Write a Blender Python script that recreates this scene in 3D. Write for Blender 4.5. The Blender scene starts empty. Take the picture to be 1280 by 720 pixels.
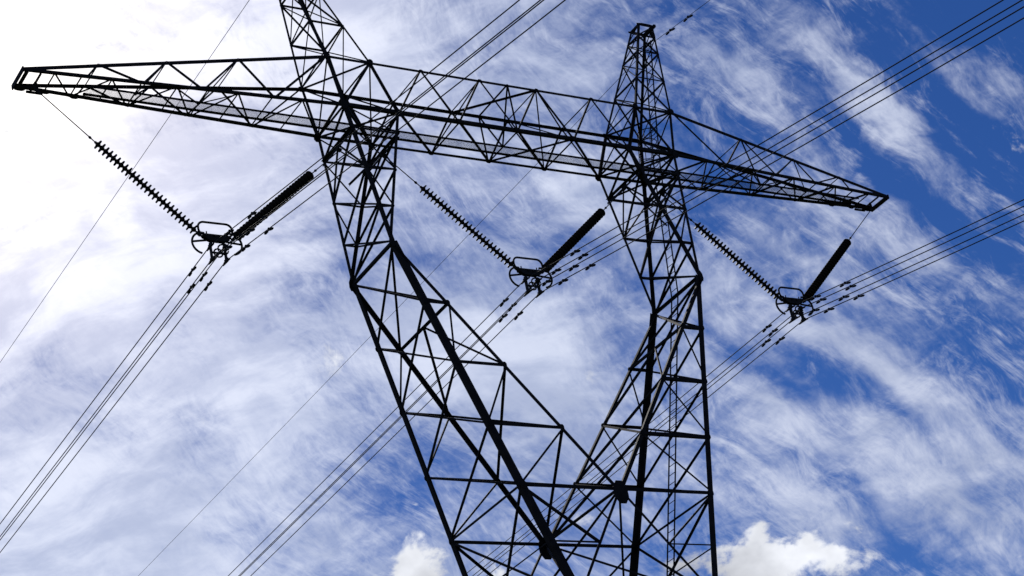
import bpy, math
from mathutils import Vector, Matrix

scene = bpy.context.scene
COL = scene.collection
GZ = 36.455                      # height of the crossbeam's underside above the ground

# ------------------------------------------------------------------ camera
R = [(0.85084245, -0.4932843, -0.18093568),
     (-0.08824399, -0.47362995, 0.876292),
     (-0.51795764, -0.72961995, -0.44651384)]
cam_d = bpy.data.cameras.new('camera')
cam = bpy.data.objects.new('camera', cam_d); COL.objects.link(cam)
M = Matrix(R).transposed().to_4x4()
M.translation = Vector((-34.741, -47.777, -34.755 + GZ))
cam.matrix_world = M
cam_d.sensor_width = 36.0
cam_d.lens = 2533.67 / 1280 * 36.0
cam_d.clip_start = 0.1
cam_d.clip_end = 20000
scene.camera = cam

# ------------------------------------------------------------------ light
SUN_EL, SUN_AZ = math.radians(37.2), math.radians(16.5)        # azimuth from +Y towards +X
sun_dir = Vector((math.sin(SUN_AZ) * math.cos(SUN_EL), math.cos(SUN_AZ) * math.cos(SUN_EL), math.sin(SUN_EL)))
sd = bpy.data.lights.new('sun', 'SUN'); sd.energy = 3.0; sd.angle = math.radians(0.5); sd.color = (1.0, 0.95, 0.88)
sun = bpy.data.objects.new('sun', sd); COL.objects.link(sun)
sun.rotation_euler = sun_dir.to_track_quat('Z', 'Y').to_euler()
sun.location = (0, 0, 120)

vs = scene.view_settings
vs.view_transform = 'Standard'; vs.look = 'None'; vs.gamma = 1.0; vs.exposure = 0.0
vs.use_curve_mapping = False

# ------------------------------------------------------------------ world: Nishita sky with cirrus and a few cumulus
world = bpy.data.worlds.new('World'); scene.world = world; world.use_nodes = True
nt = world.node_tree; nt.nodes.clear(); L = nt.links

def nn(t, **kw):
    n = nt.nodes.new(t)
    for k, v in kw.items(): setattr(n, k, v)
    return n
def put(sock, v):
    if isinstance(v, (int, float)): sock.default_value = v
    elif isinstance(v, (tuple, list, Vector)): sock.default_value = tuple(v)
    else: L.new(v, sock)
def m(op, a, b=0.0, c=None, clamp=False):
    n = nn('ShaderNodeMath', operation=op, use_clamp=clamp)
    put(n.inputs[0], a); put(n.inputs[1], b)
    if c is not None: put(n.inputs[2], c)
    return n.outputs[0]
def vdot(a, b):
    n = nn('ShaderNodeVectorMath', operation='DOT_PRODUCT'); put(n.inputs[0], a); put(n.inputs[1], b)
    return n.outputs['Value']
def vec(x, y, z=0.0):
    n = nn('ShaderNodeCombineXYZ'); put(n.inputs[0], x); put(n.inputs[1], y); put(n.inputs[2], z)
    return n.outputs[0]
def smooth(v, lo, hi):
    n = nn('ShaderNodeMapRange', interpolation_type='SMOOTHSTEP')
    put(n.inputs[0], v); put(n.inputs[1], lo); put(n.inputs[2], hi)
    return n.outputs[0]
def noise(v, scale, detail=6, rough=0.55, dist=0.0, lac=2.0):
    n = nn('ShaderNodeTexNoise'); put(n.inputs['Vector'], v)
    n.inputs['Scale'].default_value = scale; n.inputs['Detail'].default_value = detail
    n.inputs['Roughness'].default_value = rough; n.inputs['Distortion'].default_value = dist
    n.inputs['Lacunarity'].default_value = lac
    return n.outputs[0]
def mixc(f, a, b):
    n = nn('ShaderNodeMix', data_type='RGBA'); put(n.inputs[0], f); put(n.inputs[6], a); put(n.inputs[7], b)
    return n.outputs[2]

tc = nn('ShaderNodeTexCoord')
D = tc.outputs['Generated']
# a patch of sky charted round a fixed heading (35 degrees east of the line, 26.5 degrees up)
sE, sN, sF = Vector(R[0]), Vector(R[1]), -Vector(R[2])
fwd = m('MAXIMUM', vdot(D, sF), 0.05)
U = m('DIVIDE', vdot(D, sE), fwd)            # -0.25 .. 0.25 across the patch that matters
V = m('DIVIDE', vdot(D, sN), fwd)            # -0.14 .. 0.14
def px(x, y): return ((x - 640) / 2533.67, (360 - y) / 2533.67)
def rot(a, sx=1.0, sy=1.0, off=(0, 0)):
    ca, sa = math.cos(math.radians(a)), math.sin(math.radians(a))
    u = m('ADD', m('MULTIPLY', U, ca), m('MULTIPLY', V, sa))
    v = m('ADD', m('MULTIPLY', U, -sa), m('MULTIPLY', V, ca))
    return vec(m('MULTIPLY_ADD', u, sx, off[0]), m('MULTIPLY_ADD', v, sy, off[1]), 0.37)
def blob(x, y, rx, ry, a=0.0):
    cx, cy = px(x, y)
    ca, sa = math.cos(math.radians(a)), math.sin(math.radians(a))
    du, dv = m('SUBTRACT', WU, cx), m('SUBTRACT', WV, cy)
    u = m('ADD', m('MULTIPLY', du, ca), m('MULTIPLY', dv, sa))
    v = m('ADD', m('MULTIPLY', du, -sa), m('MULTIPLY', dv, ca))
    u = m('DIVIDE', u, rx / 2533.67); v = m('DIVIDE', v, ry / 2533.67)
    r2 = m('ADD', m('MULTIPLY', u, u), m('MULTIPLY', v, v))
    return m('EXPONENT', m('MULTIPLY', r2, -1.0))
# warp so that nothing has a drawn outline
w1 = m('SUBTRACT', noise(rot(0, 1, 1, (3.1, 0.4)), 14, 5), 0.5)
w2 = m('SUBTRACT', noise(rot(0, 1, 1, (8.7, 5.2)), 14, 5), 0.5)
WU = m('MULTIPLY_ADD', w1, 0.060, U)
WV = m('MULTIPLY_ADD', w2, 0.050, V)

WP = [m('SUBTRACT', noise(rot(0, 1, 1, (k, 4.4 - k)), 6, 3), 0.5) for k in (1.7, 9.2)]
def wrot(a, sx, sy, off, k=0.10):
    ca, sa = math.cos(math.radians(a)), math.sin(math.radians(a))
    uu = m('MULTIPLY_ADD', WP[0], k, U); vv = m('MULTIPLY_ADD', WP[1], k, V)
    u = m('ADD', m('MULTIPLY', uu, ca), m('MULTIPLY', vv, sa))
    v = m('ADD', m('MULTIPLY', uu, -sa), m('MULTIPLY', vv, ca))
    return vec(m('MULTIPLY_ADD', u, sx, off[0]), m('MULTIPLY_ADD', v, sy, off[1]), 0.37)
n_big = noise(wrot(-18, 1.0, 1.5, (1.3, 2.2)), 10, 7, 0.56, 0.1)
n_str = noise(wrot(-38, 1.0, 3.6, (5.3, 0.2), 0.05), 10, 9, 0.60, 0.15)
n_sw2 = noise(wrot(14, 1.0, 2.6, (0.3, 7.7), 0.07), 12, 8, 0.58, 0.2)
n_fin = noise(wrot(-58, 1.0, 2.4, (2.6, 9.1), 0.08), 130, 5, 0.62, 0.3)
n_mot = noise(wrot(12, 1.0, 1.6, (7.3, 4.1), 0.06), 75, 6, 0.66, 0.4)
n_wsp = noise(wrot(-34, 1.0, 5.0, (11.3, 6.2), 0.045), 20, 10, 0.68, 0.25)
n_ws2 = noise(wrot(-52, 1.0, 3.0, (4.9, 14.2), 0.09), 26, 10, 0.68, 0.3)
n_puf = noise(rot(0, 1.0, 1.2, (6.1, 3.9)), 30, 8, 0.60, 0.3)

def addw(terms):
    acc = None
    for v, w in terms:
        t = m('MULTIPLY', v, w)
        acc = t if acc is None else m('ADD', acc, t)
    return acc
# coverage: broad veils (positive) and clear pools (negative)
side = smooth(U, 0.02, 0.16)                       # streaks get long and clear towards the right
tex = addw([(m('SUBTRACT', n_big, 0.5), 1.7),
            (m('MULTIPLY', m('SUBTRACT', n_str, 0.5), m('MULTIPLY_ADD', side, 0.9, 0.35)), 1.7),
            (m('MULTIPLY', m('SUBTRACT', n_sw2, 0.5), m('MULTIPLY_ADD', side, -0.7, 1.0)), 1.2),
            (m('SUBTRACT', n_fin, 0.5), 0.32)])
cover = addw([
    (blob(90, 110, 330, 300), 0.75), (blob(60, 420, 360, 190, 10), 0.50), (blob(60, 690, 380, 110), 0.60),
    (blob(430, 480, 260, 110, 15), 0.30), (blob(640, 450, 170, 90, -10), 0.34), (blob(700, 560, 170, 90, 0), 0.20),
    (blob(420, 80, 160, 120), 0.16), (blob(660, 220, 220, 90, -5), 0.14), (blob(600, 60, 240, 90), 0.16), (blob(150, 640, 260, 120), 0.25),
    (blob(1010, 660, 130, 70), 0.38), (blob(960, 540, 120, 80), 0.25), (blob(1180, 600, 150, 70, -10), 0.18),
    (blob(1060, 90, 170, 26, -45), 0.42), (blob(1180, 225, 140, 24, -33), 0.34), (blob(960, 120, 150, 26, -40), 0.24),
    (blob(1060, 265, 170, 34, -30), 0.34), (blob(1120, 460, 220, 20, -25), 0.34), (blob(1240, 120, 70, 40, -30), 0.25),
    (blob(870, 60, 90, 70, -30), 0.15), (blob(1000, 330, 170, 50, -15), 0.12),
    (blob(1160, 15, 110, 45, -10), -0.55), (blob(1225, 175, 110, 60, -35), -0.62), (blob(1100, 195, 90, 30, -38), -0.50),
    (blob(1265, 30, 60, 70), -0.34), (blob(1210, 310, 90, 50, -30), -0.16), (blob(1060, 475, 100, 28, -22), -0.45),
    (blob(915, 430, 60, 24, -20), -0.28), (blob(980, 590, 110, 26, -20), -0.12), (blob(1140, 690, 60, 40), -0.20),
    (blob(900, 200, 90, 60, -30), -0.12), (blob(560, 60, 120, 40, 15), -0.06), (blob(740, 330, 150, 30, 15), -0.20),
    (blob(510, 340, 120, 26, -20), -0.12), (blob(560, 550, 60, 50), -0.16), (blob(340, 610, 130, 40, 30), -0.14),
    (blob(460, 660, 110, 50, 30), -0.14), (blob(180, 530, 140, 30, -12), -0.16), (blob(130, 480, 130, 30, -10), -0.10),
])
dens = m('ADD', m('ADD', tex, cover), m('MULTIPLY_ADD', side, -0.16, 0.40))
veil = smooth(m('ADD', dens, m('MULTIPLY', m('SUBTRACT', n_mot, 0.5), 0.55)), 0.06, 1.12)
wf1 = smooth(m('ADD', n_wsp, m('ADD', m('MULTIPLY', cover, 0.16), m('MULTIPLY', m('SUBTRACT', n_mot, 0.5), 0.22))), 0.50, 0.80)
wf2 = smooth(m('ADD', n_ws2, m('ADD', m('MULTIPLY', cover, 0.16), m('MULTIPLY', m('SUBTRACT', n_fin, 0.5), 0.30))), 0.52, 0.82)
wisp = m('MAXIMUM', m('MULTIPLY', wf1, 0.75), m('MULTIPLY', wf2, 0.60))
dens = m('SUBTRACT', 1.0, m('MULTIPLY', m('SUBTRACT', 1.0, m('MULTIPLY', veil, 0.93)), m('SUBTRACT', 1.0, wisp)))
# cumulus heads low in the sky: sharp crinkled edges
cum_f = addw([(blob(1005, 700, 125, 34, 12), 0.95), (blob(1062, 668, 46, 24, 20), 0.55), (blob(925, 700, 80, 30), 0.7),
              (blob(498, 708, 36, 26, 10), 0.95), (blob(570, 722, 90, 22), 0.7), (blob(740, 655, 70, 40), 0.45),
              (blob(500, 648, 14, 26, -30), 0.45), (blob(460, 716, 30, 14), 0.4)])
cum = smooth(m('ADD', cum_f, m('MULTIPLY', m('SUBTRACT', n_puf, 0.5), 3.4)), 0.52, 0.98)
n_sh = noise(rot(35, 1.0, 1.2, (1.1, 8.9)), 26, 4, 0.5, 0.2)

# brightness of cloud: forward scattering round the sun
ca = vdot(D, tuple(sun_dir))
ang = m('ARCCOSINE', m('MINIMUM', m('MAXIMUM', ca, -1.0), 1.0))
glow = m('EXPONENT', m('MULTIPLY', m('POWER', m('DIVIDE', ang, 0.105), 2.0), -1.0))
wide = m('EXPONENT', m('MULTIPLY', m('DIVIDE', ang, 0.20), -1.0))
n_shd = smooth(noise(wrot(10, 1.0, 2.4, (4.4, 1.9), 0.06), 15, 8, 0.6, 0.2), 0.34, 0.66)
shade = m('MULTIPLY_ADD', n_shd, 0.26, 0.87)
cbright = m('MULTIPLY', m('ADD', m('MULTIPLY_ADD', wide, 0.62, 0.73), m('MULTIPLY', glow, 0.9)), shade)
cloud_col = mixc(n_shd, mixc(smooth(wide, 0.15, 0.6), (0.64, 0.73, 1.0, 1), (0.85, 0.84, 1.0, 1)),
                 mixc(smooth(wide, 0.15, 0.6), (0.76, 0.82, 1.0, 1), (0.96, 0.94, 1.0, 1)))
cloud_col = mixc(smooth(glow, 0.0, 0.5), cloud_col, (1.0, 0.97, 0.93, 1))
sky = nn('ShaderNodeTexSky', sky_type='NISHITA', sun_disc=False)
sky.sun_elevation = SUN_EL; sky.sun_rotation = SUN_AZ
sky.altitude = 200; sky.air_density = 1.0; sky.dust_density = 0.1; sky.ozone_density = 5.0
hs = nn('ShaderNodeHueSaturation'); hs.inputs['Saturation'].default_value = 1.22; L.new(sky.outputs[0], hs.inputs['Color'])
tint = nn('ShaderNodeMix', data_type='RGBA', blend_type='MULTIPLY'); tint.inputs[0].default_value = 1.0
L.new(hs.outputs[0], tint.inputs[6]); tint.inputs[7].default_value = (0.80, 0.83, 1.22, 1)
b_sky = nn('ShaderNodeBackground'); L.new(tint.outputs[2], b_sky.inputs[0]); b_sky.inputs[1].default_value = 0.050
b_cl = nn('ShaderNodeBackground'); L.new(cloud_col, b_cl.inputs[0]); L.new(cbright, b_cl.inputs[1])
b_cu = nn('ShaderNodeBackground'); b_cu.inputs[0].default_value = (0.93, 0.95, 1.0, 1)
L.new(m('MULTIPLY_ADD', n_sh, 1.5, 0.08), b_cu.inputs[1])
mx = nn('ShaderNodeMixShader'); L.new(dens, mx.inputs[0]); L.new(b_sky.outputs[0], mx.inputs[1]); L.new(b_cl.outputs[0], mx.inputs[2])
mx2 = nn('ShaderNodeMixShader'); L.new(m('MULTIPLY', cum, 0.92), mx2.inputs[0]); L.new(mx.outputs[0], mx2.inputs[1]); L.new(b_cu.outputs[0], mx2.inputs[2])
out = nn('ShaderNodeOutputWorld'); L.new(mx2.outputs[0], out.inputs[0])
world.cycles.sampling_method = 'MANUAL'; world.cycles.sample_map_resolution = 512

# ------------------------------------------------------------------ materials
def mat(name, c1, c2, rough, metal=0.0, scale=4.0, spec=0.5, bump=0.0):
    mt = bpy.data.materials.new(name); mt.use_nodes = True
    t = mt.node_tree; b = t.nodes['Principled BSDF']
    co = t.nodes.new('ShaderNodeTexCoord')
    nz = t.nodes.new('ShaderNodeTexNoise'); nz.inputs['Scale'].default_value = scale; nz.inputs['Detail'].default_value = 6
    t.links.new(co.outputs['Object'], nz.inputs['Vector'])
    rp = t.nodes.new('ShaderNodeValToRGB')
    rp.color_ramp.elements[0].position = 0.35; rp.color_ramp.elements[0].color = (*c1, 1)
    rp.color_ramp.elements[1].position = 0.68; rp.color_ramp.elements[1].color = (*c2, 1)
    t.links.new(nz.outputs[0], rp.inputs[0]); t.links.new(rp.outputs[0], b.inputs['Base Color'])
    b.inputs['Roughness'].default_value = rough; b.inputs['Metallic'].default_value = metal
    b.inputs['Specular IOR Level'].default_value = spec
    if bump:
        bp = t.nodes.new('ShaderNodeBump'); bp.inputs['Strength'].default_value = bump
        t.links.new(nz.outputs[0], bp.inputs['Height']); t.links.new(bp.outputs[0], b.inputs['Normal'])
    return mt
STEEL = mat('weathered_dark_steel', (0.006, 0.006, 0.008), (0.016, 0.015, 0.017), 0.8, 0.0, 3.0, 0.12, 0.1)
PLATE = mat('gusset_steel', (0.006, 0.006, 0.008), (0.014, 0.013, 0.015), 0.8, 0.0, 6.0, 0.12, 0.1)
WIRE = mat('stranded_aluminium_wire', (0.012, 0.012, 0.015), (0.022, 0.022, 0.026), 0.75, 0.0, 30.0, 0.15)
PORC = mat('dark_glazed_porcelain', (0.008, 0.006, 0.005), (0.015, 0.010, 0.008), 0.65, 0.0, 8.0, 0.10)
FIT = mat('forged_fitting_steel', (0.010, 0.010, 0.011), (0.020, 0.019, 0.021), 0.75, 0.0, 12.0, 0.12)
GRASS = mat('meadow_grass', (0.035, 0.055, 0.018), (0.075, 0.09, 0.035), 0.95, 0.0, 0.35, 0.2, 0.4)
CONC = mat('concrete', (0.28, 0.27, 0.25), (0.38, 0.37, 0.35), 0.9, 0.0, 5.0, 0.3, 0.3)

GRATE = bpy.data.materials.new('open_steel_grating'); GRATE.use_nodes = True
t = GRATE.node_tree; t.nodes.clear()
co = t.nodes.new('ShaderNodeTexCoord'); sp = t.nodes.new('ShaderNodeSeparateXYZ'); t.links.new(co.outputs['Object'], sp.inputs[0])
def gm(op, a, b):
    n = t.nodes.new('ShaderNodeMath'); n.operation = op
    for i, v in enumerate((a, b)):
        if isinstance(v, (int, float)): n.inputs[i].default_value = v
        else: t.links.new(v, n.inputs[i])
    return n.outputs[0]
bx_ = gm('LESS_THAN', gm('FRACT', gm('MULTIPLY', sp.outputs[0], 70.0), 0), 0.20)
by_ = gm('LESS_THAN', gm('FRACT', gm('MULTIPLY', sp.outputs[1], 83.0), 0), 0.32)
bars = gm('MAXIMUM', bx_, by_)
df = t.nodes.new('ShaderNodeBsdfDiffuse'); df.inputs[0].default_value = (0.05, 0.045, 0.055, 1)
tr = t.nodes.new('ShaderNodeBsdfTransparent')
ms = t.nodes.new('ShaderNodeMixShader'); t.links.new(bars, ms.inputs[0]); t.links.new(tr.outputs[0], ms.inputs[1]); t.links.new(df.outputs[0], ms.inputs[2])
mo = t.nodes.new('ShaderNodeOutputMaterial'); t.links.new(ms.outputs[0], mo.inputs[0])

# ------------------------------------------------------------------ mesh helpers
def empty(name, loc, label=None, cat=None, group=None, parent=None):
    o = bpy.data.objects.new(name, None); COL.objects.link(o); o.location = loc; o.empty_display_size = 0.3
    if parent: o.parent = parent
    if label: tag(o, label, cat, group)
    return o
def tag(o, label=None, cat=None, group=None, kind=None):
    if label: o['label'] = label
    if cat: o['category'] = cat
    if group: o['group'] = group
    if kind: o['kind'] = kind
    return o

class MB:
    """collects solids; build() links them as one mesh object"""
    def __init__(s): s.v = []; s.f = []
    def add(s, vs_, fs_):
        k = len(s.v); s.v += [tuple(p) for p in vs_]; s.f += [tuple(i + k for i in f) for f in fs_]; return s
    def prism(s, p, q, prof, e1, e2):
        n = len(prof)
        vs_ = [Vector(p) + e1 * a + e2 * b for a, b in prof] + [Vector(q) + e1 * a + e2 * b for a, b in prof]
        fs_ = [(i, (i + 1) % n, n + (i + 1) % n, n + i) for i in range(n)]
        fs_ += [tuple(range(n - 1, -1, -1)), tuple(range(n, 2 * n))]
        return s.add(vs_, fs_)
    def angle(s, p, q, w, d1, d2, t=None):
        """rolled angle section: corner on the line p-q, flanges towards d1 and d2"""
        p, q = Vector(p), Vector(q); ax = (q - p).normalized(); t = t or max(0.008, w * 0.12)
        e1 = Vector(d1); e1 = (e1 - ax * e1.dot(ax)).normalized()
        e2 = Vector(d2); e2 = e2 - ax * e2.dot(ax); e2 = (e2 - e1 * e2.dot(e1)).normalized()
        return s.prism(p, q, [(0, 0), (w, 0), (w, t), (t, t), (t, w), (0, w)], e1, e2)
    def brace(s, p, q, w, n):
        """lacing bar lying in a face with outward normal n, centred on p-q"""
        p, q = Vector(p), Vector(q); ax = (q - p).normalized(); n = Vector(n)
        w *= 0.86
        n = (n - ax * n.dot(ax)).normalized(); e = ax.cross(n)
        return s.angle(p - e * w * 0.5, q - e * w * 0.5, w, e, -n)
    def box(s, c, x, y, z, ux=(1, 0, 0), uy=(0, 1, 0), uz=(0, 0, 1)):
        c, ux, uy, uz = Vector(c), Vector(ux), Vector(uy), Vector(uz)
        return s.prism(c - uz * z / 2, c + uz * z / 2, [(-x / 2, -y / 2), (x / 2, -y / 2), (x / 2, y / 2), (-x / 2, y / 2)], ux, uy)
    def tube(s, pts, r, seg=8, closed=False, rs=None):
        pts = [Vector(p) for p in pts]; n = len(pts); k0 = len(s.v); up = None
        for i, p in enumerate(pts):
            a = pts[(i - 1) % n] if (closed or i) else p
            b = pts[(i + 1) % n] if (closed or i < n - 1) else p
            ax = (b - a).normalized()
            if up is None:
                up = ax.orthogonal().normalized()
            up = (up - ax * up.dot(ax)).normalized(); sd_ = ax.cross(up)
            rr = rs[i] if rs else r
            for j in range(seg):
                h = 2 * math.pi * j / seg
                s.v.append(tuple(p + (up * math.cos(h) + sd_ * math.sin(h)) * rr))
        for i in range(n if closed else n - 1):
            for j in range(seg):
                a, b = k0 + i * seg, k0 + ((i + 1) % n) * seg
                s.f.append((a + j, a + (j + 1) % seg, b + (j + 1) % seg, b + j))
        if not closed:
            s.f.append(tuple(k0 + j for j in range(seg - 1, -1, -1)))
            s.f.append(tuple(k0 + (n - 1) * seg + j for j in range(seg)))
        return s
    def lathe(s, prof, seg=14):
        """profile (r, z) round the local z axis, ends closed"""
        k0 = len(s.v)
        for r, z in prof:
            for j in range(seg):
                h = 2 * math.pi * j / seg; s.v.append((r * math.cos(h), r * math.sin(h), z))
        for i in range(len(prof) - 1):
            for j in range(seg):
                a, b = k0 + i * seg, k0 + (i + 1) * seg
                s.f.append((a + j, b + j, b + (j + 1) % seg, a + (j + 1) % seg))
        s.f.append(tuple(k0 + j for j in range(seg))); s.f.append(tuple(k0 + (len(prof) - 1) * seg + j for j in range(seg - 1, -1, -1)))
        return s
    def mesh(s, name, material, smooth_=False):
        me = bpy.data.meshes.new(name); me.from_pydata(s.v, [], s.f); me.materials.append(material)
        if smooth_: me.polygons.foreach_set('use_smooth', [True] * len(me.polygons))
        me.update(); return me
    def build(s, name, material, parent=None, smooth_=False):
        return link(name, s.mesh(name, material, smooth_), parent)
class Bars:
    """level bars of a section, each one a mesh of its own"""
    def __init__(s): s.l = []
    def brace(s, *a): s.l.append(a)
    def build(s, name, m_, parent):
        o = bpy.data.objects.new(name, None); COL.objects.link(o); o.parent = parent; o.empty_display_size = .3
        for a in s.l: MB().brace(*a).build('cross_bar', m_, o)
        return o
def link(name, me, parent=None, loc=None):
    o = bpy.data.objects.new(name, me); COL.objects.link(o)
    if parent: o.parent = parent
    if loc is not None: o.location = loc
    return o

def lerp(a, b, t_): return Vector(a) + (Vector(b) - Vector(a)) * t_

# ------------------------------------------------------------------ ground
g = MB()
NG = 60
def gh(x, y):
    d = math.hypot(x, y)
    return 0.0 if d < 25 else (0.25 * math.sin(x * 0.031 + 1) * math.cos(y * 0.027) + 0.15 * math.sin(x * .11) * math.sin(y * .09)) * min(1, (d - 25) / 60)
xs = [((i / NG) * 2 - 1) for i in range(NG + 1)]
xs = [math.copysign(abs(a) ** 2.6, a) * 6000 for a in xs]
for a in xs:
    for b in xs: g.v.append((a, b, gh(a, b) if abs(a) < 900 and abs(b) < 900 else 0.0))
for i in range(NG):
    for j in range(NG):
        k = i * (NG + 1) + j; g.f.append((k, k + NG + 1, k + NG + 2, k + 1))
ground = g.build('ground', GRASS, None, True); tag(ground, kind='structure')

# ------------------------------------------------------------------ tower geometry (fitted, symmetric in x and y)
XTI, XTO, XBI, XBO, XK, XT, XL = 5.247, 6.808, 4.499, 6.488, 5.875, 16.737, 3.506
ZT, ZK, ZW, ZTIP = 1.860, -5.147, -13.482, -0.093
YK, YW, YT = 1.4146, 2.1963, 0.480
ZP, XPI, XPO, YP = 6.202, 6.969, 7.633, 0.271
ZB = -17.1                                                      # narrowest section of the body
def P(x, y, z): return Vector((x, y, z + GZ))
Z = Vector((0, 0, 1))

tower = empty('transmission_tower', (0, 0, 0), 'tall dark steel lattice pylon with forked arms, long crossbeam and two earth wire peaks', 'pylon')

def leg_of(parent, name, p, q, w, sx, sy, m_=None):
    return MB().angle(p, q, w, (-sx, 0, 0), (0, -sy, 0), w * .1).build(name, m_ or STEEL, parent)
def brace_of(parent, p, q, w, n, name='brace'):
    return MB().brace(p, q, w, n).build(name, STEEL, parent)
def gusset(mb, c, ux, uz, w, h, t_=0.02):
    """chamfered plate in the plane ux, uz"""
    ux = Vector(ux).normalized(); uz = Vector(uz); uz = (uz - ux * uz.dot(ux)).normalized(); un = ux.cross(uz)
    k = 0.28
    prof = [(-w/2, -h/2 + h*k), (-w/2 + w*k, -h/2), (w/2 - w*k, -h/2), (w/2, -h/2 + h*k), (w/2, h/2 - h*k), (w/2 - w*k, h/2), (-w/2 + w*k, h/2), (-w/2, h/2 - h*k)]
    mb.prism(Vector(c) - un * t_ / 2, Vector(c) + un * t_ / 2, prof, ux, uz)

UP = [0.0, 0.165, 0.452, 0.735, 1.0]
LO = [0.0, 0.255, 0.506, 0.757, 1.0]

for s in (-1, 1):
    # ---- forked arm ------------------------------------------------------
    fr = Bars()                                                   # level frames of the arm: the part's own mesh
    arm_children = []
    def up(k, io, sy, t_=None):
        tt = UP[k] if t_ is None else t_
        xb = XBI if io == 'i' else XBO
        return lerp(P(s * xb, sy, 0), P(s * XK, sy * YK, ZK), tt)
    def lo(k, io, sy, t_=None):
        tt = LO[k] if t_ is None else t_
        if io == 'o': return lerp(P(s * XK, sy * YK, ZK), P(s * XL, sy * YW, ZW), tt)
        return lerp(P(s * XK, sy * YK, ZK), P(0, sy * YW, ZW), tt)
    NX = {'o': (s, 0, 0), 'i': (-s, 0, 0)}
    for k in (1, 2, 3):
        for sy in (-1, 1): fr.brace(up(k, 'o', sy), up(k, 'i', sy), 0.085, (0, sy, 0))
    for io in ('o', 'i'):
        fr.brace(up(1, io, -1), up(1, io, 1), 0.15, (0, 0, -1))
        fr.brace(up(1, io, -1) + Vector((0, 0, -.12)), up(1, io, 1) + Vector((0, 0, -.12)), 0.09, (0, 0, 1))
    fr.brace(up(4, 'o', -1), up(4, 'o', 1), 0.11, (s, 0, 0))
    for k in (1, 2, 3, 4):
        for sy in (-1, 1):
            if k < 4: fr.brace(lo(k, 'o', sy), lo(k, 'i', sy), 0.12 if sy < 0 else 0.10, (0, sy, 0))
    fr.brace(lo(1, 'i', -1), lo(1, 'i', 1), 0.09, (-s, 0, 0))
    arm = fr.build('fork_arm', STEEL, tower)
    for sy in (-1, 1):
        leg_of(arm, 'leg', up(0, 'o', sy), up(4, 'o', sy), 0.105, s, sy)
        leg_of(arm, 'leg', up(0, 'i', sy), up(4, 'i', sy), 0.10, -s, sy)
        leg_of(arm, 'leg', lo(0, 'o', sy), lo(4, 'o', sy), 0.185, s, sy)
        leg_of(arm, 'leg', lo(0, 'i', sy), lo(4, 'i', sy), 0.125, -s, sy)
    for k in range(4):                                          # upper lacing
        for io in ('o', 'i'):
            brace_of(arm, up(k, io, -1), up(k + 1, io, 1), 0.07, NX[io])
            if not (io == 'i' and k == 0): brace_of(arm, up(k, io, 1), up(k + 1, io, -1), 0.07, NX[io])
        if k < 3:
            for sy in (-1, 1): brace_of(arm, up(k, 'o', sy), up(k + 1, 'i', sy), 0.07, (0, sy, 0))
    for k in range(4):                                          # lower lacing
        for sy in (-1, 1):
            if k: brace_of(arm, lo(k, 'i', sy), lo(k + 1, 'o', sy), 0.075, (0, sy, 0))
        brace_of(arm, lo(k, 'o', -1), lo(k + 1, 'o', 1), 0.07, (s, 0, 0))
        brace_of(arm, lo(k, 'o', 1), lo(k + 1, 'o', -1), 0.07, (s, 0, 0))
        if k == 0:
            brace_of(arm, lo(0, 'i', -1), lo(1, 'i', 1), 0.07, (-s, 0, 0))
            brace_of(arm, lo(0, 'i', 1), lo(1, 'i', -1), 0.09, (-s, 0, 0))
        elif k == 1:
            mid = lerp(lo(1, 'i', -1), lo(1, 'i', 1), 0.5)
            brace_of(arm, mid, lo(2, 'i', -1), 0.06, (-s, 0, 0)); brace_of(arm, mid, lo(2, 'i', 1), 0.08, (-s, 0, 0))
        else:
            brace_of(arm, lo(k, 'i', -1), lo(k + 1, 'i', 1), 0.08, (-s, 0, 0))
            brace_of(arm, lo(k, 'i', 1), lo(k + 1, 'i', -1), 0.08, (-s, 0, 0))
    # stays that hold the hanging points of the insulators
    mi = lerp(up(1, 'i', -1), up(1, 'i', 1), .5); mo_ = lerp(up(1, 'o', -1), up(1, 'o', 1), .5)
    for tgt in (up(2, 'i', 1), up(2, 'i', -1), lerp(up(2, 'o', -1), up(2, 'o', 1), .5)):
        brace_of(arm, mi, tgt, 0.075, (0, -1, .3), 'stay')
    for tgt in (up(2, 'o', 1), up(2, 'o', -1)): brace_of(arm, mo_, tgt, 0.06, (s, 0, 0), 'stay')
    gp = MB()
    gusset(gp, mi - Z * .08, (0, 1, 0), Z, .3, .28); gusset(gp, mo_ - Z * .08, (0, 1, 0), Z, .3, .28)
    gp.build('hanger_bracket', PLATE, arm)
    for sy in (-1, 1):
        gk = MB(); d = (up(4, 'o', sy) - up(3, 'o', sy)); gusset(gk, up(4, 'o', sy) + Vector((0, sy * .014, .0)), (1, 0, 0), d, .17, .42); gk.build('gusset_plate', PLATE, arm)
        for k in (1, 2, 3):
            for io in ('o', 'i'):
                gk = MB(); gusset(gk, lo(k, io, sy) + Vector((-(s if io == 'o' else -s) * .06, sy * .014, 0)), (1, 0, 0), Z, .15, .20); gk.build('gusset_plate', PLATE, arm)
        for io in ('o', 'i'):
            gk = MB(); gusset(gk, up(0, io, sy) + Vector((0, sy * .016, 0)), (1, 0, 0), Z, .24, .28); gk.build('gusset_plate', PLATE, arm)

    # ---- column through the beam ----------------------------------------
    def tb(io, sy, zz): return P(s * ((XTI if io == 'i' else XTO) if zz else (XBI if io == 'i' else XBO)), sy, ZT if zz else 0)
    cf = Bars()
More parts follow.
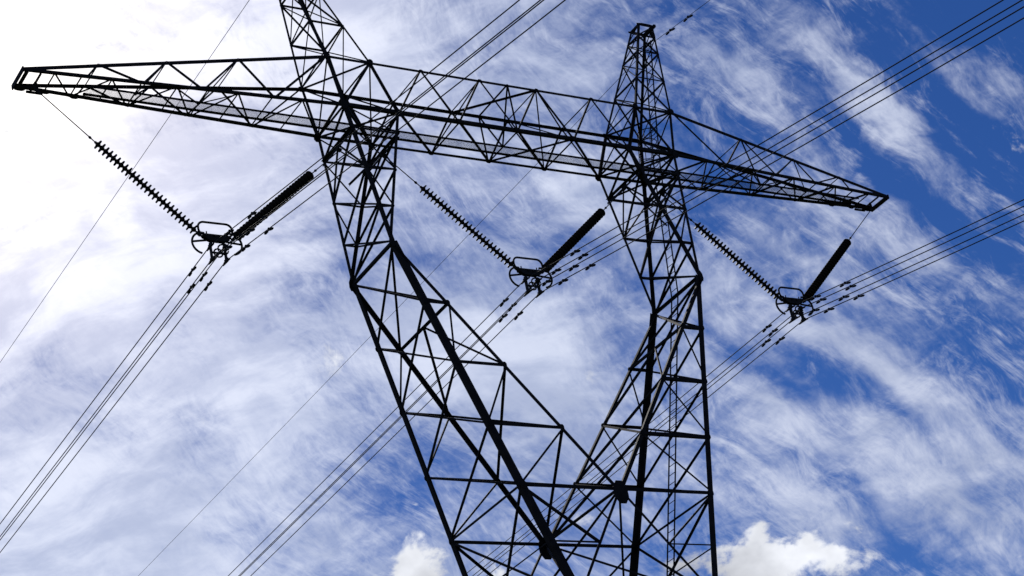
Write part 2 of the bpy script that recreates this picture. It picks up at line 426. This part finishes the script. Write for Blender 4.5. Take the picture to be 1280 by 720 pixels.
    for zz in (0, 1):
        w = .10 if zz == 0 else .075
        nz = (0, 0, 1 if zz else -1)
        cf.brace(tb('o', -1, zz), tb('o', 1, zz), w, nz); cf.brace(tb('i', -1, zz), tb('i', 1, zz), w, nz)
        cf.brace(tb('o', -1, zz), tb('i', 1, zz), .09, nz); cf.brace(tb('i', -1, zz), tb('o', 1, zz), .09, nz)
    colm = cf.build('beam_column', STEEL, tower)
    for io in ('o', 'i'):
        sg = s if io == 'o' else -s
        for sy in (-1, 1): leg_of(colm, 'leg', tb(io, sy, 0), tb(io, sy, 1), .10, sg, sy)
        brace_of(colm, tb(io, -1, 0), tb(io, 1, 1), .06, (sg, 0, 0)); brace_of(colm, tb(io, 1, 0), tb(io, -1, 1), .06, (sg, 0, 0))
    for sy in (-1, 1):
        brace_of(colm, tb('i', sy, 1), tb('o', sy, 0), .11, (0, sy, 0)); pass
        for io in ('o', 'i'):
            gk = MB(); gusset(gk, tb(io, sy, 1) + Vector((0, sy * .016, 0)), (1, 0, 0), Z, .19, .20); gk.build('gusset_plate', PLATE, colm)

    # ---- cantilever arm ---------------------------------------------------
    def ch(top, sy, t_):
        return lerp(P(s * XTO, sy, ZT) if top else P(s * XBO, sy, 0), P(s * XT, sy * YT, ZTIP + (0.10 if top else 0)), t_)
    CN = [0.0, .139, .237, .348, .445, .54, .65, .74, .83, .91]
    AN = [.310, .550, .770]
    cb = Bars()
    for i, tt in enumerate(CN[1:]): cb.brace(ch(0, -1, tt), ch(0, 1, tt), .055, (0, 0, -1))
    for tt in AN: cb.brace(ch(1, -1, tt), ch(1, 1, tt), .045, (0, 0, 1))
    ca_ = cb.build('cantilever_arm', STEEL, tower)
    for sy in (-1, 1):
        MB().angle(ch(1, sy, 0), ch(1, sy, 1), .12 if sy < 0 else .085, (0, -sy, 0), (0, 0, -1), .018).build('chord', STEEL, ca_)
        MB().angle(ch(0, sy, 0), ch(0, sy, 1), .085 if sy < 0 else .13, (0, -sy, 0), (0, 0, 1), .018).build('chord', STEEL, ca_)
        path = [ch(1, sy, 0), ch(0, sy, .230), ch(1, sy, .31), ch(0, sy, .458), ch(1, sy, .55), ch(0, sy, .645), ch(1, sy, .77), ch(0, sy, .815)]
        for i in range(len(path) - 1):
            brace_of(ca_, path[i], path[i + 1], (.065 if i != 0 else .08) if sy < 0 else .055, (0, sy, 0))
    for i in range(len(CN) - 1):
        a = 1 if i % 2 == 0 else -1
        brace_of(ca_, ch(0, a, CN[i]), ch(0, -a, CN[i + 1]), .065, (0, 0, -1))
    mm = lerp(ch(0, -1, .445), ch(0, 1, .445), .5)
    for q in (ch(1, -1, .31), ch(1, 1, .31), ch(0, -1, .34), ch(0, -1, .548)): brace_of(ca_, mm, q, .045, (0, -1, 0))
    for q in (.55,):
        m2 = lerp(ch(0, -1, CN[2] if q == .31 else CN[6]), ch(0, 1, CN[2] if q == .31 else CN[6]), .5)
        brace_of(ca_, m2, ch(1, -1, q), .045, (s, 0, 0)); brace_of(ca_, m2, ch(1, 1, q), .045, (s, 0, 0))
    # tip: end plate, soffit plates and the hanger for the outer string
    tp = MB()
    tp.box(P(s * (XT + .03), 0, ZTIP + .02), .04, 2 * YT + .08, .17)
    for sy in (-1, 1):
        gusset(tp, P(s * (XT - .18), sy * (YT + .03), ZTIP + .02), (1, 0, 0), Z, .34, .15)
    tp.box(P(s * (XT - .08), 0, ZTIP - .065), .12, 2 * YT, .02); tp.box(P(s * (XT - .50), 0, ZTIP - .06), .06, 2 * YT + .02, .04)
    tp.box(P(s * (XT - .62), YT * .99, ZTIP - .08), .50, .06, .06)
    gusset(tp, P(s * (XT - .50), 0, ZTIP - .16), (1, 0, 0), Z, .14, .28)
    tp.build('tip_plate', PLATE, ca_)
    gp2 = MB()
    for tt in (.815, .905): gusset(gp2, ch(0, 1, tt) + Vector((0, .012, .05)), (1, 0, 0), Z, .3, .16)
    gp2.build('gusset_plate', PLATE, ca_)

    # ---- earth wire peak -------------------------------------------------
    PL = [0, .345, .668, .862, 1.0]
    def pk(k, io, sy):
        return lerp(P(s * (XTI if io == 'i' else XTO), sy, ZT), P(s * (XPI if io == 'i' else XPO), sy * YP, ZP), PL[k])
    pf = Bars()
    for k in (1, 2, 3, 4):
        w = .06 if k < 4 else .09
        for sy in (-1, 1): pf.brace(pk(k, 'i', sy), pk(k, 'o', sy), w, (0, sy, 0))
        for io in ('i', 'o'): pf.brace(pk(k, io, -1), pk(k, io, 1), w, (s if io == 'o' else -s, 0, 0))
    peak = pf.build('earth_wire_peak', STEEL, tower)
    for io in ('i', 'o'):
        sg = s if io == 'o' else -s
        for sy in (-1, 1): leg_of(peak, 'leg', pk(0, io, sy), pk(4, io, sy), .075, sg, sy)
        for k in range(4):
            brace_of(peak, pk(k, io, -1), pk(k + 1, io, 1), .045, (sg, 0, 0)); brace_of(peak, pk(k, io, 1), pk(k + 1, io, -1), .045, (sg, 0, 0))
    for sy in (-1, 1):
        for k in range(4):
            a, b = ('o', 'i') if k % 2 == 0 else ('i', 'o')
            brace_of(peak, pk(k, a, sy), pk(k + 1, b, sy), .055, (0, sy, 0))
            if k in (1, 2): brace_of(peak, pk(k, b, sy), pk(k + 1, a, sy), .045, (0, sy, 0))
    cp = MB()
    for sy in (-1, 1): gusset(cp, P(s * (XPI + XPO) / 2, sy * (YP + .012), ZP), (1, 0, 0), Z, XPO - XPI + .16, .13)
    cp.box(P(s * XPO, 0, ZP - .02), .10, 2 * YP + .22, .10)
    gusset(cp, P(s * (XPO + .12), 0, ZP - .16), (1, 0, 0), Z, .22, .34)
    cp.build('peak_cap', PLATE, peak)

# ---- crossbeam between the arms -------------------------------------------
cb = Bars()
BN = [-4.499, -2.25, 0.0, 2.25, 4.499]; TN = [-3.375, -1.125, 1.125, 3.375]
for x in BN[1:4]: cb.brace(P(x, -1, 0), P(x, 1, 0), .075, (0, 0, -1))
for x in TN: cb.brace(P(x, -1, ZT), P(x, 1, ZT), .055, (0, 0, 1))
beam = cb.build('crossbeam', STEEL, tower)
for sy in (-1, 1):
    MB().angle(P(-XTI, sy, ZT), P(XTI, sy, ZT), .085, (0, -sy, 0), (0, 0, -1), .015).build('chord', STEEL, beam)
    MB().angle(P(-XBI, sy, 0), P(XBI, sy, 0), .115 if sy < 0 else .09, (0, -sy, 0), (0, 0, 1), .018).build('chord', STEEL, beam)
    MB().angle(P(XTI, sy, ZT), P(XTO, sy, ZT), .11, (0, -sy, 0), (0, 0, -1), .015).build('chord', STEEL, beam)
    MB().angle(P(-XTO, sy, ZT), P(-XTI, sy, ZT), .09, (0, -sy, 0), (0, 0, -1), .015).build('chord', STEEL, beam)
    MB().angle(P(XBI, sy, 0), P(XBO, sy, 0), .12, (0, -sy, 0), (0, 0, 1), .018).build('chord', STEEL, beam)
    MB().angle(P(-XBO, sy, 0), P(-XBI, sy, 0), .12, (0, -sy, 0), (0, 0, 1), .018).build('chord', STEEL, beam)
    brace_of(beam, P(-XTI, sy, ZT), P(-XBI, sy, 0), .08, (0, sy, 0))
    brace_of(beam, P(XTI, sy, ZT), P(XBI, sy, 0), .08, (0, sy, 0))
    for i, x in enumerate(TN):
        w1_ = .10 if (i in (0,) and sy > 0) or (i == 2 and sy < 0) else .075
        brace_of(beam, P(BN[i], sy, 0), P(x, sy, ZT), .07, (0, sy, 0))
        brace_of(beam, P(x, sy, ZT), P(BN[i + 1], sy, 0), w1_, (0, sy, 0))
    for x in BN[1:4]:
        gk = MB(); gusset(gk, P(x, sy * 1.014, .05), (1, 0, 0), Z, .22, .15); gk.build('gusset_plate', PLATE, beam)
    for x in TN:
        gk = MB(); gusset(gk, P(x, sy * 1.014, ZT - .04), (1, 0, 0), Z, .16, .12); gk.build('gusset_plate', PLATE, beam)
for i in range(4):                                             # soffit lacing
    a = -1 if i % 2 == 0 else 1
    brace_of(beam, P(BN[i], -1, 0), P(BN[i + 1], 1, 0), .08, (0, 0, -1))
    if i in (2,): brace_of(beam, P(BN[i], 1, 0), P(BN[i + 1], -1, 0), .06, (0, 0, -1))
brace_of(beam, P(-1.125, 1, ZT), P(1.125, -1, ZT), .075, (0, 0, 1))
brace_of(beam, P(-3.375, -1, ZT), P(-1.125, 1, ZT), .05, (0, 0, 1))
brace_of(beam, P(1.125, -1, ZT), P(3.375, 1, ZT), .05, (0, 0, 1))
mid0 = P(0, 0, 0)                                              # middle diaphragm
for a, b in ((P(0, -1, ZT), P(0, -1, 0)), (P(0, 1, ZT), P(0, 1, 0)), (P(0, -1, ZT), P(0, 1, ZT)), (P(0, -1, ZT), mid0), (P(0, 1, ZT), mid0)):
    brace_of(beam, a, b, .05, (1, 0, 0))
for x in (-2.25, 2.25):
    for sy in (-1, 1): brace_of(beam, P(x + (1.125 if x < 0 else -1.125), sy, ZT), P(x, -sy, 0), .04, (1, 0, 0))

# ---- body under the fork ---------------------------------------------------
def bd(z, sx, sy):
    if z >= ZB: t_ = (ZK - z) / (ZK - ZW); return P(sx * (XK + (XL - XK) * t_), sy * (YK + (YW - YK) * t_), z)
    x0 = XK + (XL - XK) * (ZK - ZB) / (ZK - ZW); t_ = (ZB - z) / (ZB + GZ)
    yb_ = YK + (YW - YK) * (ZK - z) / (ZK - ZW)
    return P(sx * (x0 + (4.6 - x0) * t_), sy * yb_, z)
bf = Bars()
zs = [ZW, ZB, -22.0, -26.8, -31.8, -GZ]
zr = (ZW + ZB) / 2
for z in zs[:-1]:
    for sy in (-1, 1): bf.brace(bd(z, -1, sy), bd(z, 1, sy), .13, (0, sy, 0))
    for sx in (-1, 1):
        bf.brace(bd(z, sx, -1), bd(z, sx, 1), .12 if z != ZW else .06, (sx, 0, 0))
bf.brace(P(0, -YW, ZW), P(0, YW, ZW), .12, (0, 0, -1))
body = bf.build('tower_body', STEEL, tower)
for sx in (-1, 1):
    for sy in (-1, 1):
        leg_of(body, 'leg', bd(ZW, sx, sy), bd(ZB, sx, sy), .20, sx, sy)
        lg = leg_of(body, 'leg', bd(ZB, sx, sy), bd(-GZ, sx, sy), .22, sx, sy)
        ft = MB(); ft.prism(bd(-GZ, sx, sy) - Z * .5, bd(-GZ, sx, sy) + Z * .35, [(-.5, -.5), (.5, -.5), (.5, .5), (-.5, .5)], Vector((1, 0, 0)), Vector((0, 1, 0)))
        ft.build('footing', CONC, body)
for sy in (-1, 1):
    w0 = P(0, sy * YW, ZW)
    for sx in (-1, 1):
        foot = bd(ZB, sx, sy); half = lerp(w0, foot, .5)
        brace_of(body, w0, foot, .10, (0, sy, 0))
        brace_of(body, half, bd(zr, sx, sy), .05, (0, sy, 0)); brace_of(body, half, bd(ZW, sx, sy), .085 if sx < 0 else .07, (0, sy, 0))
for sx in (-1, 1):
    a0, a1 = bd(ZW, sx, -1), bd(ZW, sx, 1)
    b0, b1 = bd(ZB, sx, -1), bd(ZB, sx, 1)
    brace_of(body, a0, b1, .075, (sx, 0, 0)); brace_of(body, a1, b0, .075, (sx, 0, 0))
    qm = (a0 + b1) / 2
    brace_of(body, qm, bd(zr, sx, -1), .05, (sx, 0, 0)); brace_of(body, qm, bd(zr, sx, 1), .05, (sx, 0, 0))
# plan bracing below the fork crotch
wn, wf = P(0, -YW, ZW), P(0, YW, ZW)
for sx in (-1, 1):
    brace_of(body, wn, bd(ZB, sx, 1), .09, (0, -1, 0)); brace_of(body, wf, bd(ZB, sx, -1), .10, (0, -1, 0))
for i in range(1, len(zs) - 1):
    a, b = zs[i], zs[i + 1]
    for sy in (-1, 1):
        brace_of(body, bd(a, -1, sy), bd(b, 1, sy), .10, (0, sy, 0)); brace_of(body, bd(a, 1, sy), bd(b, -1, sy), .10, (0, sy, 0))
    for sx in (-1, 1):
        brace_of(body, bd(a, sx, -1), bd(b, sx, 1), .10, (sx, 0, 0)); brace_of(body, bd(a, sx, 1), bd(b, sx, -1), .10, (sx, 0, 0))
for sy in (-1, 1):
    gk = MB(); gusset(gk, P(0, sy * (YW + .03), ZW - .12), (1, 0, 0), Z, .50, .74, .03); gk.build('gusset_plate', PLATE, body)
    for sx in (-1, 1):
        gk = MB(); gusset(gk, bd(ZW, sx, sy) + Vector((-sx * .1, sy * .014, 0)), (1, 0, 0), Z, .20, .26); gk.build('gusset_plate', PLATE, body)

# ---- walkway inside the beam -----------------------------------------------
wk = MB(); x0, x1 = -14.6, 15.75
wk.add([P(x0, 0.02, .03), P(x1, 0.02, .03), P(x1, .46, .03), P(x0, .46, .03)], [(0, 1, 2, 3)])
walk = wk.build('walkway', GRATE, tower)
for y, w in ((0.0, .075), (.48, .06)):
    MB().angle(P(x0, y, .05), P(x1, y, .05), w, (0, 1 if y == 0 else -1, 0), (0, 0, -1)).build('edge_rail', STEEL, walk)

# ---- ladder up the right-hand arm -------------------------------------------
lad_path = []
def midout(z):
    if z <= ZK: a, b = bd(z, 1, -1), bd(z, 1, 1)
    elif z <= 0:
        t_ = -z / -ZK; x = XBO + (XK - XBO) * t_; return P(x, 0, z)
    elif z <= ZT: return P(XBO + (XTO - XBO) * z / ZT, 0, z)
    else: return P(XTO + (XPO - XTO) * (z - ZT) / (ZP - ZT), 0, z)
    return (a + b) / 2
zl = [-GZ + .3, -31.8, -26.8, -22, ZB, ZW, ZK, 0, ZT, 5.6]
offx = Vector((-.10, 0, 0))
lad = empty('ladder', (0, 0, 0), parent=tower); low = MB(); z = zl[0] + .2
while z < 5.5:
    c = midout(z) + offx; mb = MB() if z > -24 else low
    mb.tube([c + Vector((0, -.17, 0)), c + Vector((0, .17, 0))], .013, 5)
    if z > -24: mb.build('rung', STEEL, lad)
    z += .33
tag(low.build('rung', STEEL, lad), kind='stuff')
for sy in (-1, 1):
    MB().tube([midout(z) + offx + Vector((0, sy * .19, 0)) for z in zl], .026, 6).build('rail', STEEL, lad)
cg = MB()                                                     # small safety cage and rest platform inside the beam
for z in (.15, .6, 1.05, 1.5):
    c = midout(z) + offx
    cg.tube([c + Vector((-.34 + .34 * math.cos(h), .34 * math.sin(h), 0)) for h in [2 * math.pi * i / 14 for i in range(14)]], .018, 5, True)
for h in (2.0, 2.6, 3.2, 3.8, 4.4):
    cg.tube([midout(z) + offx + Vector((-.34 + .34 * math.cos(h), .34 * math.sin(h), 0)) for z in (.15, 1.5)], .014, 5)
cg.build('safety_cage', STEEL, lad)

# ------------------------------------------------------------------ insulator strings
def arc(c, ux, uz, r, a0, a1, n):
    return [Vector(c) + Vector(ux) * r * math.cos(math.radians(a0 + (a1 - a0) * i / n)) + Vector(uz) * r * math.sin(math.radians(a0 + (a1 - a0) * i / n)) for i in range(n + 1)]
db = MB(); db.lathe([(.030, -.078), (.050, -.066), (.062, -.040), (.075, -.030), (.130, -.022), (.155, -.022), (.162, .004), (.150, .022), (.078, .036), (.062, .044), (.040, .068), (.030, .076)], 16)
disc_me = db.mesh('disc', PORC, True)
ND, PITCH = 26, .150
def string(bottom, attach, label):
    bottom, attach = Vector(bottom), Vector(attach)
    top = bottom + (attach - bottom).normalized() * (ND * PITCH)
    r_ = empty('insulator_string', attach, label, 'insulator', 'insulator strings hung in pairs from the crossbeam')
    ax = (bottom - attach).normalized()
    r_.rotation_euler = (-ax).to_track_quat('Z', 'Y').to_euler()
    Lr = (attach - top).length
    for i in range(ND):
        link('disc', disc_me, r_, (0, 0, -Lr - PITCH * (i + .5)))
    rod = MB(); rod.tube([(0, 0, .05), (0, 0, -Lr)], .017, 6)
    rod.tube([(0, 0, -Lr + .30), (0, 0, -Lr + .24), (0, 0, -Lr + .18)], .03, 8, rs=[.02, .045, .02])
    rod.tube([(0, 0, -Lr + .05), (0, 0, -Lr - .02)], .04, 8)
    rod.box((0, 0, -.04), .03, .10, .16)
    rod.build('hanger_rod', FIT, r_)
    E_ = -Lr - ND * PITCH
    ft = MB(); ft.tube([(0, 0, E_ + .02), (0, 0, E_ - .28)], .028, 8); ft.box((0, 0, E_ - .12), .04, .11, .16)
    ft.build('ball_fitting', FIT, r_)
    return r_
ATO, ATI, ATC = (XT - .50), 6.30, 4.72
for cx, nm in ((-11.05, 'left'), (0.0, 'middle'), (11.05, 'right')):
    if cx == 0:
        string(P(-.62, 0, -4.66), P(-ATC, 0, -1.03), 'ribbed insulator string sloping down from the left arm, left half of the middle V')
        string(P(.62, 0, -4.68), P(ATC, 0, -1.03), 'black insulator string seen end on, right half of the middle V')
    else:
        sg = -1 if cx < 0 else 1
        oo = string(P(sg * 11.70, 0, -4.68), P(sg * ATO, 0, ZTIP - .30),
               'ribbed insulator string on a long thin rod from the left beam tip' if sg < 0 else 'black insulator string seen end on, hanging from the right beam tip')
        string(P(sg * 10.40, 0, -4.74), P(sg * ATI, 0, -1.03),
               'thick black insulator string seen end on, rising from the left yoke to the left arm' if sg < 0 else 'ribbed insulator string sloping down from the right arm to the right yoke')

# ------------------------------------------------------------------ yokes with corona rings and clamps
ZY = -4.85
QZ = -5.36
def wire_z(y):
    return QZ + (-.2 * -y + .0005 * y * y if y < 0 else -.022 * y + .0001 * y * y)
def make_yoke():
    root = empty('yoke_assembly', P(0, 0, ZY), 'x', 'yoke plate', 'yoke assemblies where each V of insulators meets its conductors')
    pl = MB()
    prof = [(-.46, .09), (.46, .09), (.46, .0), (.24, -.13), (-.24, -.13), (-.46, .0)]
    for yy in (-.06, .06):
        pl.prism((0, yy - .01, 0), (0, yy + .01, 0), prof, Vector((1, 0, 0)), Vector((0, 0, 1)))
    for xx in (-.40, .40, -.1, .1): pl.tube([(xx, -.11, .03), (xx, .11, .03)], .035, 8)
    pl.build('yoke_plate', FIT, root)
    rr = MB()
    path = arc((.36, 0, .33), (1, 0, 0), (0, 0, 1), .19, 90, 0, 6) + arc((.36, 0, .27), (1, 0, 0), (0, 0, 1), .19, 0, -90, 6) + arc((-.36, 0, .27), (1, 0, 0), (0, 0, 1), .19, 270, 180, 6) + arc((-.36, 0, .33), (1, 0, 0), (0, 0, 1), .19, 180, 90, 6)
    rr.tube(path, .034, 8, True)
    for xx in (-.3, .3): rr.tube([(xx, 0, .20), (xx, 0, .05)], .02, 6)
    rr.build('corona_ring', FIT, root, True)
    for sg in (-1, 1):
        hp = MB()
        c = (sg * .42, .05 * -sg, -.19)
        hp.tube(arc(c, (sg, 0, 0), (0, 0, 1), .36, 100, -78, 14), .034, 8)
        hp.tube([(sg * .78, .05 * -sg, -.17), (sg * .30, 0, -.10)], .034, 6)
        hp.tube([(sg * .36, .05 * -sg, .16), (sg * .36, 0, .04)], .02, 6)
        hp.build('corona_ring', FIT, root, True)
    hg = MB()
    for xx in (-.23, .23):
        hg.tube([(xx * .7, 0, -.12), (xx, 0, -.30)], .03, 6)
        hg.box((xx, 0, -.50), .035, .13, .56)
        hg.box((xx, 0, -.27), .06, .20, .09); hg.box((xx, 0, -.73), .06, .20, .09)
    hg.box((0, 0, -.51), .46, .03, .06); hg.tube(arc((0, 0, -.51), (1, 0, 0), (0, 0, 1), .14, 0, 340, 14), .026, 6); hg.tube(arc((.20, .05, -.34), (1, 0, 0), (0, 0, 1), .17, 0, 345, 14), .026, 6); hg.tube([(-.23, 0, -.72), (.23, 0, -.30)], .025, 6)
    hg.build('link_plate', FIT, root)
    for xx in (-.23, .23):
        for zz in (-.28, -.74):
            c_ = MB()
            c_.tube([(xx, -.24, zz - .075), (xx, -.12, zz - .035), (xx, 0, zz - .02), (xx, .14, zz - .02), (xx, .26, zz - .035)], .04, 8, rs=[.022, .042, .052, .042, .022])
            c_.box((xx, 0, zz + .04), .05, .10, .12)
            c_.build('suspension_clamp', FIT, root)
    return root
def copy_tree(o, parent=None):
    c = o.copy(); COL.objects.link(c)
    if parent: c.parent = parent
    for chd in [x for x in bpy.data.objects if x.parent == o]: copy_tree(chd, c)
    return c
yk = make_yoke()
yoke_lab = {-11.05: 'black yoke with corona rings at the bottom of the left V of insulators',
            0.0: 'black yoke with corona rings at the bottom of the middle V of insulators',
            11.05: 'black yoke with corona rings at the bottom of the right V of insulators'}
for cx in (-11.05, 0.0, 11.05):
    o = yk if cx == -11.05 else copy_tree(yk)
    o.location = P(cx, 0, ZY); o['label'] = yoke_lab[cx]

# ------------------------------------------------------------------ conductors, earth wires, dampers
def make_damper():
    root = empty('vibration_damper', (0, 0, 0), 'x', 'damper', 'vibration dampers clipped to the wires')
    b = MB(); b.box((0, 0, -.015), .05, .06, .09); b.tube([(0, -.20, -.06), (0, -.08, -.05), (0, .08, -.05), (0, .20, -.06)], .012, 6)
    b.build('clamp', FIT, root)
    for sg in (-1, 1):
        w = MB(); w.tube([(0, sg * .07, -.055), (0, sg * .09, -.056), (0, sg * .22, -.066), (0, sg * .27, -.068)], .04, 10, rs=[.022, .034, .040, .026])
        w.build('weight', FIT, root, True)
    return root
dproto = make_damper(); dused = [False]
def damper(x, y, z, slope, label):
    o = dproto if not dused[0] else copy_tree(dproto)
    dused[0] = True
    o.location = P(x, y, z); o.rotation_euler = (math.atan(slope), 0, 0); o['label'] = label
wire_ys = [-170, -140, -115, -92, -74, -60, -48, -38, -30, -23, -17, -12, -8, -5, -3, -1.6, -.8, -.3, 0, .3, .8, 1.6, 3, 5, 8, 13, 20, 30, 42, 58, 78, 102, 130, 165, 205, 250]
corner = {(-1, 1): 'upper left', (1, 1): 'upper right', (-1, -1): 'lower left', (1, -1): 'lower right'}
for cx, nm in ((-11.05, 'left'), (0.0, 'middle'), (11.05, 'right')):
    for (qx, qz), cn in corner.items():
        x = cx + qx * .23
        def zz(y): return wire_z(y) + qz * .23
        w = MB().tube([P(x, y, zz(y)) for y in wire_ys], .0175, 6).build('conductor', WIRE, None, True)
        tag(w, f'{cn} wire of the four-wire bundle held by the {nm} V of insulators', 'power line', 'conductors running under the crossbeam')
        j = .12 * qx * qz
        damper(x, 1.55 + j, zz(1.55 + j), -.022, f'damper on the {cn} wire of the {nm} bundle, down-left of its yoke')
        damper(x, -1.25 + j, zz(-1.25 + j), .2, f'inner damper on the {cn} wire of the {nm} bundle, up-right of its yoke')
        damper(x, -2.80 + j, zz(-2.80 + j), .2, f'outer damper on the {cn} wire of the {nm} bundle, up-right of its yoke')
for sg in (-1, 1):
    x = sg * 7.8
    def ez(y): return 5.78 + (-.16 * -y + .0004 * y * y if y < 0 else -.004 * y + .00005 * y * y)
    w = MB().tube([P(x, y, ez(y)) for y in wire_ys], .0105, 6).build('earth_wire', WIRE, None, True)
    tag(w, 'single thin earth wire leaving the left peak down to the left edge' if sg < 0 else 'single thin earth wire passing the top of the right peak', 'wire', 'earth wires over the pylon')
x = 7.8
damper(x, -.95, 5.78 - .152, .16, 'damper on the earth wire right beside the right peak')
damper(x, -2.05, 5.78 - .328, .16, 'damper on the earth wire at the top edge, farther from the right peak')
